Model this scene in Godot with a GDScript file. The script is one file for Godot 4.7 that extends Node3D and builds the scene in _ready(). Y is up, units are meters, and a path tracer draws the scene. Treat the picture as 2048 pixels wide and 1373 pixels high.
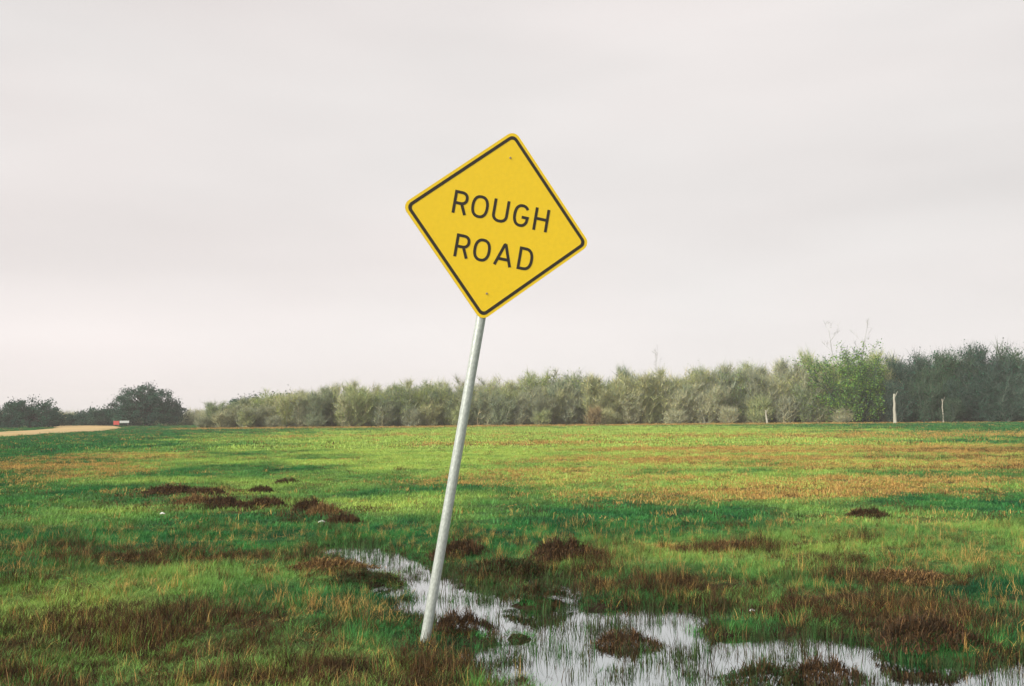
extends Node3D
# A leaning yellow warning sign at the wet edge of a winter meadow, brush beyond, under an even overcast sky.

const EXPOSURE := 3.4
const WATER_LEVEL := -0.035
const INCH := 0.0254

var rng := RandomNumberGenerator.new()
var noise_wide := FastNoiseLite.new()
var noise_mid := FastNoiseLite.new()
var noise_fine := FastNoiseLite.new()
var noise_patch := FastNoiseLite.new()
var noise_streak := FastNoiseLite.new()
var taken := {}

# ---------------------------------------------------------------- small helpers

func tag(o: Node, label: String, category: String, group := "") -> void:
	o.set_meta("label", label)
	o.set_meta("category", category)
	if group != "":
		o.set_meta("group", group)

func numbered(called: String) -> String:
	if not taken.has(called):
		taken[called] = 0
		return called
	taken[called] += 1
	return "%s_%03d" % [called, taken[called]]

func thing(called: String, label: String, category: String, at := Vector3.ZERO, turn := 0.0, group := "") -> Node3D:
	var o := Node3D.new()
	o.name = numbered(called)
	add_child(o)
	o.position = at
	o.rotation.y = turn
	tag(o, label, category, group)
	return o

func part(called: String, mesh: Mesh, m: Material, parent: Node) -> MeshInstance3D:
	var o := MeshInstance3D.new()
	o.name = called
	o.mesh = mesh
	o.material_override = m
	parent.add_child(o, true)
	return o

func mat(c: Color, rough := 0.9, metal := 0.0, vertex := false) -> StandardMaterial3D:
	var m := StandardMaterial3D.new()
	m.albedo_color = c.linear_to_srgb()
	m.roughness = rough
	m.metallic = metal
	m.vertex_color_use_as_albedo = vertex
	if vertex:
		m.metallic_specular = 0.18   # plants and soil are duller than paint or metal
	m.cull_mode = BaseMaterial3D.CULL_DISABLED
	return m

func noise_tex(freq: float, a: Color, b: Color, sd: int, size := 512, normal := false, strength := 4.0) -> NoiseTexture2D:
	var n := FastNoiseLite.new()
	n.seed = sd
	n.frequency = freq
	n.fractal_octaves = 5
	var t := NoiseTexture2D.new()
	t.noise = n
	t.width = size
	t.height = size
	t.seamless = true
	if normal:
		t.as_normal_map = true
		t.bump_strength = strength
	else:
		var g := Gradient.new()
		g.set_color(0, a)
		g.set_color(1, b)
		t.color_ramp = g
	return t

func array_mesh(v: PackedVector3Array, c: PackedColorArray, idx := PackedInt32Array(), nrm := PackedVector3Array()) -> ArrayMesh:
	var a := []
	a.resize(Mesh.ARRAY_MAX)
	a[Mesh.ARRAY_VERTEX] = v
	if c.size():
		a[Mesh.ARRAY_COLOR] = c
	if idx.size():
		a[Mesh.ARRAY_INDEX] = idx
	if nrm.size():
		a[Mesh.ARRAY_NORMAL] = nrm
	var m := ArrayMesh.new()
	m.add_surface_from_arrays(Mesh.PRIMITIVE_TRIANGLES, a)
	return m

func rand_dir() -> Vector3:
	return Vector3(rng.randfn(), rng.randfn(), rng.randfn()).normalized()

func vary(c: Color, amount: float) -> Color:
	var k := 1.0 + rng.randf_range(-amount, amount)
	return Color(c.r * k * (1.0 + rng.randf_range(-0.1, 0.1)), c.g * k, c.b * k * (1.0 + rng.randf_range(-0.1, 0.1)))

# ---------------------------------------------------------------- the lie of the land

# hollows that hold water: x, z, radius across, radius along
const HOLLOWS := [
	[-2.85, -13.9, 0.30, 0.25], [-1.85, -11.2, 0.36, 0.5], [-1.45, -10.5, 0.32, 0.5], [-1.10, -9.8, 0.32, 0.5], [-0.72, -9.15, 0.3, 0.5],
	[-1.05, -8.55, 0.42, 0.24], [-0.40, -8.45, 0.46, 0.40], [0.32, -8.7, 0.26, 0.6], [0.3, -8.2, 0.2, 0.3], [-0.28, -7.75, 0.42, 0.5], [-0.08, -7.1, 0.42, 0.45], [0.30, -7.35, 0.4, 0.4],
	[0.42, -6.4, 0.60, 0.55], [0.95, -7.25, 0.65, 0.5], [1.05, -5.9, 0.85, 0.7], [1.75, -6.35, 0.6, 0.42], [2.0, -5.4, 1.2, 0.62],
	[2.95, -5.6, 0.7, 0.35], [3.8, -5.3, 1.1, 0.5], [0.95, -4.9, 0.7, 0.6], [5.3, -4.9, 1.4, 0.6], [-0.62, -7.9, 0.3, 0.2],
]
const ISLANDS := [
	[2.55, -6.25, 0.30, 0.30], [-0.36, -6.85, 0.17, 0.14], [0.18, -7.9, 0.26, 0.16], [0.72, -6.55, 0.2, 0.13], [1.35, -5.65, 0.26, 0.16], [1.72, -5.75, 0.15, 0.12], [0.05, -6.75, 0.16, 0.08],
	[1.5, -6.95, 0.25, 0.16], [2.75, -5.3, 0.22, 0.14],
]

func bowl(list: Array, x: float, z: float) -> float:
	var s := 0.0
	for b in list:
		var dx: float = (x - b[0]) / b[2]
		var dz: float = (z - b[1]) / b[3]
		var d := dx * dx + dz * dz
		if d < 5.0:
			s += exp(-d * 1.1)
	return s

func wetness(x: float, z: float) -> float:
	if x < -4.0 or x > 8.0 or z < -15.0 or z > -3.0:
		return 0.0
	return clampf(bowl(HOLLOWS, x, z) - 0.9 * bowl(ISLANDS, x, z), 0.0, 1.0)

func land(x: float, z: float) -> float:
	var far := clampf(1.0 - (-z - 12.0) / 40.0, 0.0, 1.0)
	var h := 0.05 * noise_wide.get_noise_2d(x, z) + 0.05 * noise_mid.get_noise_2d(x, z) + 0.028 * noise_fine.get_noise_2d(x, z) * far
	h += 0.10 * smoothstep(-1.5, -5.0, x) * smoothstep(-16.0, -8.0, z)
	var nearby := exp(-((x + 0.58) * (x + 0.58) + (z + 6.55) * (z + 6.55)) * 3.0)
	h = lerpf(h, 0.0, nearby)
	var w := wetness(x, z)
	if w <= 0.0:
		return h
	# the ground lies level and sodden round the hollows
	h = lerpf(h, 0.0, smoothstep(0.0, 0.12, w))
	w += (0.62 * noise_fine.get_noise_2d(x * 1.5, z * 1.5 + 3.0) + 0.3 * noise_mid.get_noise_2d(x * 4.0, z * 4.0)) * smoothstep(0.0, 0.4, w)
	return h - 0.14 * smoothstep(0.03, 0.6, w) + 0.02 * noise_fine.get_noise_2d(x * 4.0, z * 4.0 + 70.0) * smoothstep(0.0, 0.1, w)

# patches of one plant or another on the meadow: x, z, radius across, radius along, strength
const STRAW := [
	[1.0, -48.0, 5.5, 3.0, 0.75], [8.3, -39.5, 5.0, 2.6, 0.85], [5.5, -31.5, 4.5, 3.0, 0.7], [4.6, -18.3, 3.2, 1.5, 0.85], [1.9, -16.2, 0.9, 0.8, 0.5], [15.0, -38.0, 8.0, 5.0, 0.75],
	[12.0, -27.5, 6.0, 3.0, 0.7], [9.0, -20.0, 4.0, 2.2, 0.65], [-15.0, -33.0, 2.6, 8.0, 0.6], [-11.2, -26.0, 1.2, 3.5, 0.55], [1.0, -22.5, 3.0, 2.0, 0.4], [24.0, -60.0, 12.0, 7.0, 0.6], [10.0, -62.0, 9.0, 4.0, 0.5],
	[-8.0, -70.0, 9.0, 4.0, 0.4], [2.0, -26.0, 2.5, 1.2, 0.5], [1.7, -10.9, 0.25, 0.2, 0.8],
]
const BROWN := [
	[-4.6, -10.0, 1.5, 0.7, 0.42], [-2.2, -10.1, 0.9, 0.4, 0.55], [-2.4, -6.7, 1.3, 0.8, 0.5], [-2.6, -5.5, 1.2, 0.5, 0.55], [-1.2, -5.6, 0.9, 0.4, 0.5], [-0.95, -9.0, 0.5, 0.35, 0.8], [-1.4, -9.6, 0.5, 0.4, 0.7],
	[-0.05, -9.3, 0.6, 0.4, 0.75], [0.55, -10.0, 0.4, 0.4, 0.8], [1.3, -8.3, 0.7, 0.45, 0.8], [2.1, -7.6, 0.8, 0.45, 0.85], [3.0, -7.0, 0.9, 0.5, 0.8], [4.2, -6.6, 1.2, 0.5, 0.75], [2.3, -10.7, 0.5, 0.35, 0.7],
	[3.3, -8.7, 0.7, 0.4, 0.75], [3.2, -9.9, 0.5, 0.3, 0.6], [-0.3, -5.9, 0.5, 0.25, 0.6], [-5.0, -16.5, 1.4, 1.0, 0.7], [-6.4, -19.0, 1.2, 1.0, 0.7], [-3.0, -15.0, 0.7, 0.7, 0.6],
	[14.0, -31.0, 3.0, 1.2, 0.5], [19.0, -36.0, 5.0, 2.0, 0.5], [11.0, -25.0, 2.5, 0.9, 0.45], [-4.5, -8.0, 1.0, 0.5, 0.4], [-3.4, -6.1, 0.8, 0.4, 0.5],
]

func patch(list: Array, x: float, z: float) -> float:
	var s := 0.0
	for b in list:
		var dx: float = (x - b[0]) / b[2]
		var dz: float = (z - b[1]) / b[3]
		var d := dx * dx + dz * dz
		if d < 3.0:
			s = maxf(s, b[4] * (1.0 - smoothstep(0.5, 1.7, sqrt(d))))
	return s

func straw_share(x: float, z: float) -> float:
	var n := noise_streak.get_noise_2d(x, z * 1.6)
	var s := patch(STRAW, x, z)
	var edge := smoothstep(-108.0, -118.0, z) * 0.9 * smoothstep(-44.0, -36.0, x)   # rank dead grass along the foot of the brush
	return clampf(maxf(s * (1.0 + 1.3 * n), edge) + maxf(0.0, n - 0.28) * 1.1 + 0.03, 0.0, 0.95)

func brown_share(x: float, z: float) -> float:
	var n := noise_patch.get_noise_2d(x, z)
	var m := 1.5 * noise_fine.get_noise_2d(x * 1.3 + 11.0, z * 1.3)
	var near_wet := 0.0
	if z > -15.0 and x < 8.0:
		near_wet = smoothstep(0.02, 0.12, wetness(x, z)) * smoothstep(-1.2, 1.2, x) * 0.6
	return clampf(maxf(patch(BROWN, x, z), near_wet) * (1.0 + 1.2 * n + 0.8 * m) + maxf(0.0, n + 0.5 * m - 0.25) * 0.9, 0.0, 0.95)

func lit_share(x: float, z: float) -> float:  # brighter light mid-field, painted in as a yellower grass colour
	var dx := (x - 3.0) / (13.0 - z * 0.16)
	var dz := (z + 66.0) / 54.0
	var s := 1.0 - smoothstep(0.55, 1.25, sqrt(dx * dx + dz * dz) + 0.55 * noise_patch.get_noise_2d(x * 0.35, z * 0.25))
	var n := noise_streak.get_noise_2d(x * 2.0 + 50.0, z * 2.0)
	return clampf(s * (1.0 + 0.5 * n) + 0.12 * n, 0.0, 1.0)

func green_at(x: float, z: float) -> Color:
	var y := lit_share(x, z)
	var deep_dimmed := Color(0.017, 0.10, 0.042)  # deep green, darkened further to carry the dimming of the foreground
	var fresh := Color(0.065, 0.26, 0.068)
	var lit_yellow := Color(0.43, 0.57, 0.13)  # yellow-green lightened so the colour holds the glow of the middle field
	var t := 0.45 + 1.0 * noise_patch.get_noise_2d(x * 1.4 + 90.0, z * 1.4) + 0.9 * noise_fine.get_noise_2d(x * 1.2, z * 1.2 + 40.0)
	return deep_dimmed.lerp(fresh, clampf(t + y * 0.4, 0.0, 1.0)).lerp(lit_yellow, y * 0.9)

# ---------------------------------------------------------------- grass

func tuft_mesh(sd: int, blades: int, radius: float, height: float, width: float, lean: float, tone: float) -> ArrayMesh:
	rng.seed = sd
	var v := PackedVector3Array()
	var c := PackedColorArray()
	for i in blades:
		var a := rng.randf() * TAU
		var r := sqrt(rng.randf()) * radius
		var p := Vector3(cos(a) * r, -0.02, sin(a) * r)
		var h := height * rng.randf_range(0.45, 1.1)
		var b := rng.randf() * TAU
		var out := Vector3(cos(b), 0, sin(b)) * h * lean * rng.randf_range(0.3, 1.3)
		var side := Vector3(cos(b + 1.57 + rng.randf_range(-0.6, 0.6)), 0, sin(b + 1.57)) * width * rng.randf_range(0.6, 1.2) * 0.5
		var m := p + Vector3(0, h * 0.58, 0) + out * 0.35
		var t := p + Vector3(0, h * rng.randf_range(0.85, 1.0), 0) + out
		var col := vary(Color(1, 1, 1), tone)
		for q in [p - side, m - side * 0.8, p + side, p + side, m - side * 0.8, m + side * 0.8, m - side * 0.8, t, m + side * 0.8]:
			v.append(q)
			c.append(col)
	return array_mesh(v, c)

var sown := {}   # object -> mesh number -> list of [transform, colour]

func sow(object: String, shape: int, at: Vector3, size: Vector3, col: Color, tilt := 0.0) -> void:
	var b := Basis(Vector3.UP, rng.randf() * TAU).scaled(size)
	if tilt > 0.0:
		b = Basis(Vector3(rng.randf_range(-1, 1), 0, rng.randf_range(-1, 1)).normalized(), rng.randf() * tilt) * b
	if not sown.has(object):
		sown[object] = {}
	if not sown[object].has(shape):
		sown[object][shape] = []
	sown[object][shape].append([Transform3D(b, at), col])

func grow(object: String, label: String, category: String, shapes: Array, m: Material) -> void:
	var o := Node3D.new()
	o.name = object
	add_child(o)
	tag(o, label, category)
	o.set_meta("kind", "stuff")
	for k in sown.get(object, {}):
		var list: Array = sown[object][k]
		var mm := MultiMesh.new()
		mm.transform_format = MultiMesh.TRANSFORM_3D
		mm.use_colors = true
		mm.mesh = shapes[k]
		mm.instance_count = list.size()
		for i in list.size():
			mm.set_instance_transform(i, list[i][0])
			mm.set_instance_color(i, list[i][1])
		var n := MultiMeshInstance3D.new()
		n.name = "tufts"
		n.multimesh = mm
		n.material_override = m
		n.set_meta("kind", "stuff")
		o.add_child(n, true)

# ---------------------------------------------------------------- trees

func tube(v: PackedVector3Array, c: PackedColorArray, a: Vector3, b: Vector3, ra: float, rb: float, col: Color, sides := 5) -> void:
	var d := (b - a).normalized()
	var u := d.cross(Vector3(0.3, 0.1, 0.9)).normalized()
	var w := d.cross(u)
	for i in sides:
		var a0 := TAU * i / sides
		var a1 := TAU * (i + 1) / sides
		var e0 := u * cos(a0) + w * sin(a0)
		var e1 := u * cos(a1) + w * sin(a1)
		for q in [a + e0 * ra, b + e0 * rb, a + e1 * ra, a + e1 * ra, b + e0 * rb, b + e1 * rb]:
			v.append(q)
			c.append(col)

func leaf(v: PackedVector3Array, c: PackedColorArray, p: Vector3, s: float, col: Color) -> void:
	var d := rand_dir()
	var u := d.cross(rand_dir()).normalized() * s * 0.5
	var w := d * s
	for q in [p - w * 0.5, p + u, p + w * 0.5, p - w * 0.5, p + w * 0.5, p - u]:
		v.append(q)
		c.append(col)

func twig(v: PackedVector3Array, c: PackedColorArray, p: Vector3, q: Vector3, w: float, col: Color) -> void:
	var s := (q - p).cross(rand_dir()).normalized() * w
	for k in [p - s, q, p + s]:
		v.append(k)
		c.append(col)

# Many-stemmed brush: stems rise and fork into brooms of fine twigs that carry few small leaves. Returns [wood mesh, crown mesh].
func brush_shape(sd: int, height: float, spread: float, stems: int, leaves: int, leaf_size: float, twig_cols: Array, leaf_cols: Array, twigs := 1500) -> Array:
	rng.seed = sd
	var wv := PackedVector3Array()
	var wc := PackedColorArray()
	var cv := PackedVector3Array()
	var cc := PackedColorArray()
	var tips := []
	for s in stems:
		var a := TAU * s / stems + rng.randf_range(-0.5, 0.5)
		var p := Vector3(cos(a), 0, sin(a)) * spread * rng.randf_range(0.02, 0.22)
		p.y = -0.15
		var d := Vector3(cos(a) * rng.randf_range(0.05, 0.5), 1.0, sin(a) * rng.randf_range(0.05, 0.5)).normalized()
		var r := rng.randf_range(0.05, 0.12)
		var bark := vary(twig_cols[rng.randi() % twig_cols.size()], 0.25)
		var goal := height * rng.randf_range(0.6, 1.0)
		var n := 6
		for k in n:
			var q := p + (d + rand_dir() * 0.22).normalized() * goal / n
			tube(wv, wc, p, q, r, r * 0.8, bark)
			for f in 4:
				var e := (Vector3(rng.randfn(), rng.randf_range(0.0, 1.2), rng.randfn())).normalized()
				var l := spread * rng.randf_range(0.3, 0.75) * (1.15 - 0.1 * k)
				var m := p.lerp(q, rng.randf()) + e * l * 0.5
				var t := m + (e + Vector3.UP * 0.4 + rand_dir() * 0.3).normalized() * l * 0.6
				tube(wv, wc, p.lerp(q, 0.5), m, r * 0.36, r * 0.25, bark, 3)
				tube(wv, wc, m, t, r * 0.25, r * 0.1, bark, 3)
				tips.append([m, t])
			p = q
			r *= 0.8
			d = (d + Vector3(rng.randf_range(-0.25, 0.25), 0.15, rng.randf_range(-0.25, 0.25))).normalized()
		tips.append([p - d * 0.5, p + d * 0.4])
	for i in twigs:
		var t: Array = tips[rng.randi() % tips.size()]
		var p: Vector3 = t[0].lerp(t[1], rng.randf_range(-0.2, 1.0))
		var q := p + (rand_dir() + Vector3.UP * 1.1).normalized() * rng.randf_range(0.35, 1.25)
		twig(cv, cc, p, q, rng.randf_range(0.010, 0.024), vary(twig_cols[rng.randi() % twig_cols.size()], 0.3))
		if q.y > height * 1.12:
			continue
	for i in leaves:
		var t: Array = tips[rng.randi() % tips.size()]
		var p: Vector3 = t[0].lerp(t[1], rng.randf_range(0.0, 1.25)) + Vector3(rng.randfn(), rng.randfn(), rng.randfn()) * 0.26
		leaf(cv, cc, p, leaf_size * rng.randf_range(0.6, 1.3), vary(leaf_cols[rng.randi() % leaf_cols.size()], 0.3))
	return [array_mesh(wv, wc), array_mesh(cv, cc)]

# Round-headed evergreen: a forked trunk carries leafy clumps spread over a dome that comes nearly to the ground.
func oak_shape(sd: int, height: float, radius: float, clumps: int, per: int, cols: Array) -> Array:
	rng.seed = sd
	var wv := PackedVector3Array()
	var wc := PackedColorArray()
	var cv := PackedVector3Array()
	var cc := PackedColorArray()
	var bark := Color(0.05, 0.042, 0.036)
	var fork := Vector3(0.1, height * 0.22, 0)
	tube(wv, wc, Vector3(0, -0.3, 0), fork, 0.38, 0.27, bark, 8)
	for i in clumps:
		var a := rng.randf() * TAU
		var e := asin(clampf(rng.randf_range(-0.05, 1.0), -1.0, 1.0))
		var k := pow(rng.randf_range(0.12, 1.0), 0.45)
		var p := Vector3(cos(a) * cos(e) * radius * k, height * 0.12 + sin(e) * height * 0.8 * k, sin(a) * cos(e) * radius * k)
		p.y = maxf(p.y, 0.5)
		var mid := fork.lerp(p, 0.5) + Vector3(0, height * 0.06, 0)
		tube(wv, wc, fork, mid, 0.13, 0.07, bark, 5)
		tube(wv, wc, mid, p, 0.07, 0.02, bark, 4)
		var s := rng.randf_range(0.45, 0.95)
		var tone: Color = cols[rng.randi() % cols.size()]
		for j in per:
			var q := p + Vector3(rng.randfn(), rng.randfn() * 0.7, rng.randfn()) * s * 0.55
			if q.y > 0.05:
				leaf(cv, cc, q, rng.randf_range(0.12, 0.24), vary(tone, 0.3))
	return [array_mesh(wv, wc), array_mesh(cv, cc)]

# Leafless tree with a long stem and a few ascending limbs.
func bare_shape(sd: int, height: float, lean: float, col: Color) -> Array:
	rng.seed = sd
	var wv := PackedVector3Array()
	var wc := PackedColorArray()
	var cv := PackedVector3Array()
	var cc := PackedColorArray()
	var p := Vector3(0, -0.2, 0)
	var d := Vector3(lean, 1, 0).normalized()
	var r := 0.13
	for k in 9:
		var q := p + (d + rand_dir() * 0.1).normalized() * height / 9.0
		tube(wv, wc, p, q, r, r * 0.84, col, 6)
		if k > 3:
			for f in 3:
				var e := (Vector3(rng.randfn() * 0.8, 1.0, rng.randfn() * 0.8)).normalized()
				var l := height * rng.randf_range(0.08, 0.2)
				var m := q + e * l * 0.5
				var t := m + (e + Vector3.UP * 0.3 + rand_dir() * 0.3).normalized() * l * 0.6
				tube(wv, wc, q, m, r * 0.45, r * 0.3, col, 4)
				tube(wv, wc, m, t, r * 0.3, r * 0.12, col, 3)
				for g in 7:
					var u := m.lerp(t, rng.randf())
					twig(cv, cc, u, u + (rand_dir() + Vector3.UP).normalized() * rng.randf_range(0.4, 1.0), 0.018, vary(col, 0.2))
		p = q
		r *= 0.84
	return [array_mesh(wv, wc), array_mesh(cv, cc)]

func tree(called: String, shape: Array, m_wood: Material, m_crown: Material, label: String, at: Vector3, size: Vector3, turn: float, group := "", category := "tree") -> Node3D:
	var o := thing(called, label, category, at, turn, group)
	o.scale = size
	part("trunk", shape[0], m_wood, o)
	part("crown", shape[1], m_crown, o)
	return o

# ---------------------------------------------------------------- flat shapes for the sign

func rounded_square(side: float, radius: float, steps := 8) -> PackedVector2Array:
	# a square standing on its corner, corners rounded
	var out := PackedVector2Array()
	var h := side * 0.5 - radius
	for k in 4:
		var a0 := TAU * k / 4.0
		var cc := Vector2(h, h).rotated(a0)
		for i in steps + 1:
			var a := a0 + (PI / 2) * i / steps
			out.append((cc + Vector2(cos(a), sin(a)) * radius).rotated(PI / 4))
	return out

func quad(st: SurfaceTool, a: Vector3, b: Vector3, c: Vector3, d: Vector3) -> void:
	for p in [a, c, b, a, d, c]:
		st.add_vertex(p)

func slab(outline: PackedVector2Array, z0: float, z1: float) -> ArrayMesh:
	var st := SurfaceTool.new()
	st.begin(Mesh.PRIMITIVE_TRIANGLES)
	st.set_smooth_group(-1)
	var n := outline.size()
	for i in n:
		var p := outline[i]
		var q := outline[(i + 1) % n]
		st.add_vertex(Vector3(0, 0, z1)); st.add_vertex(Vector3(q.x, q.y, z1)); st.add_vertex(Vector3(p.x, p.y, z1))
		st.add_vertex(Vector3(0, 0, z0)); st.add_vertex(Vector3(p.x, p.y, z0)); st.add_vertex(Vector3(q.x, q.y, z0))
		quad(st, Vector3(p.x, p.y, z0), Vector3(q.x, q.y, z0), Vector3(q.x, q.y, z1), Vector3(p.x, p.y, z1))
	st.generate_normals()
	return st.commit()

func ring(outer: PackedVector2Array, inner: PackedVector2Array, z0: float, z1: float) -> ArrayMesh:
	var st := SurfaceTool.new()
	st.begin(Mesh.PRIMITIVE_TRIANGLES)
	st.set_smooth_group(-1)
	var n := outer.size()
	for i in n:
		var j := (i + 1) % n
		var a := outer[i]; var b := outer[j]; var c := inner[j]; var d := inner[i]
		quad(st, Vector3(a.x, a.y, z1), Vector3(b.x, b.y, z1), Vector3(c.x, c.y, z1), Vector3(d.x, d.y, z1))
		quad(st, Vector3(a.x, a.y, z0), Vector3(b.x, b.y, z0), Vector3(b.x, b.y, z1), Vector3(a.x, a.y, z1))
		quad(st, Vector3(c.x, c.y, z0), Vector3(d.x, d.y, z0), Vector3(d.x, d.y, z1), Vector3(c.x, c.y, z1))
	st.generate_normals()
	return st.commit()

# One stroke of a letter: a band of even width along a path, cut square at its ends.
func stroke(st: SurfaceTool, path: PackedVector2Array, w: float, z0: float, z1: float, closed := false) -> void:
	var n := path.size()
	var l := PackedVector2Array()
	var r := PackedVector2Array()
	for i in n:
		var before := path[(i - 1 + n) % n] if closed or i > 0 else path[i]
		var after := path[(i + 1) % n] if closed or i < n - 1 else path[i]
		var d0 := (path[i] - before).normalized() if before != path[i] else (after - path[i]).normalized()
		var d1 := (after - path[i]).normalized() if after != path[i] else d0
		var m := (d0.orthogonal() + d1.orthogonal()).normalized()
		var k := w * 0.5 / maxf(0.5, m.dot(d0.orthogonal()))
		l.append(path[i] - m * k)
		r.append(path[i] + m * k)
	for i in (n if closed else n - 1):
		var j := (i + 1) % n
		quad(st, Vector3(l[j].x, l[j].y, z1), Vector3(l[i].x, l[i].y, z1), Vector3(r[i].x, r[i].y, z1), Vector3(r[j].x, r[j].y, z1))
		quad(st, Vector3(l[i].x, l[i].y, z0), Vector3(l[i].x, l[i].y, z1), Vector3(l[j].x, l[j].y, z1), Vector3(l[j].x, l[j].y, z0))
		quad(st, Vector3(r[j].x, r[j].y, z0), Vector3(r[j].x, r[j].y, z1), Vector3(r[i].x, r[i].y, z1), Vector3(r[i].x, r[i].y, z0))

func arc(cx: float, cy: float, rx: float, ry: float, a0: float, a1: float, n := 20, power := 0.88) -> PackedVector2Array:
	var out := PackedVector2Array()
	for i in n + 1:
		var a := deg_to_rad(lerpf(a0, a1, float(i) / n))
		out.append(Vector2(cx + rx * signf(cos(a)) * pow(absf(cos(a)), power), cy + ry * signf(sin(a)) * pow(absf(sin(a)), power)))
	return out

func lines(a: Array) -> PackedVector2Array:
	var out := PackedVector2Array()
	for p in a:
		out.append(Vector2(p[0], p[1]))
	return out

# Letters of a road sign, x from 0 to the letter's width between stroke centres, y from 0 to 6, in inches.
func letter_strokes(ch: String) -> Array:
	var w := 0.75
	var lo := w * 0.5
	var hi := 6.0 - w * 0.5
	match ch:
		"R":
			var bowl_path := lines([[0.2, hi]])
			bowl_path.append_array(arc(1.55, (hi + 2.75) * 0.5, 1.5, (hi - 2.75) * 0.5, 90, -90, 14, 0.9))
			bowl_path.append_array(lines([[0.2, 2.75]]))
			return [[lines([[0, 0], [0, 6]]), false], [bowl_path, false], [lines([[1.75, 2.9], [3.05, 0]]), false]]
		"O":
			return [[arc(1.9, 3.0, 1.9, 3.0 - lo, 0, 348.75, 31, 0.85), true]]
		"U":
			var u := lines([[0, 6], [0, 1.95]])
			u.append_array(arc(1.75, 1.95, 1.75, 1.95 - lo, 187, 353, 14, 0.9))
			u.append_array(lines([[3.5, 1.95], [3.5, 6]]))
			return [[u, false]]
		"G":
			var g := arc(1.8, 3.0, 1.8, 3.0 - lo, 38, 330, 26, 0.85)
			g.append_array(lines([[3.5, 2.62], [1.95, 2.62]]))
			return [[g, false]]
		"H":
			return [[lines([[0, 0], [0, 6]]), false], [lines([[3.2, 0], [3.2, 6]]), false], [lines([[0.3, 3.15], [2.9, 3.15]]), false]]
		"A":
			return [[lines([[0, 0], [2.0, 5.75]]), false], [lines([[4.15, 0], [2.15, 5.75]]), false], [lines([[1.9, 5.6], [2.25, 5.6]]), false], [lines([[0.75, 1.75], [3.4, 1.75]]), false]]
		"D":
			var d := lines([[0.2, hi], [1.1, hi]])
			d.append_array(arc(1.3, 3.0, 1.95, 3.0 - lo, 88, -88, 20, 0.85))
			d.append_array(lines([[1.1, lo], [0.2, lo]]))
			return [[lines([[0, 0], [0, 6]]), false], [d, false]]
	return []

func letter_mesh(ch: String) -> ArrayMesh:
	var st := SurfaceTool.new()
	st.begin(Mesh.PRIMITIVE_TRIANGLES)
	st.set_smooth_group(-1)
	var k := 0
	for s in letter_strokes(ch):
		var path: PackedVector2Array = s[0]
		for i in path.size():
			path[i] *= INCH
		stroke(st, path, 0.75 * INCH, 0.0, 0.0012 + 0.0003 * k, s[1])
		k += 1
	st.generate_normals()
	return st.commit()

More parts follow.
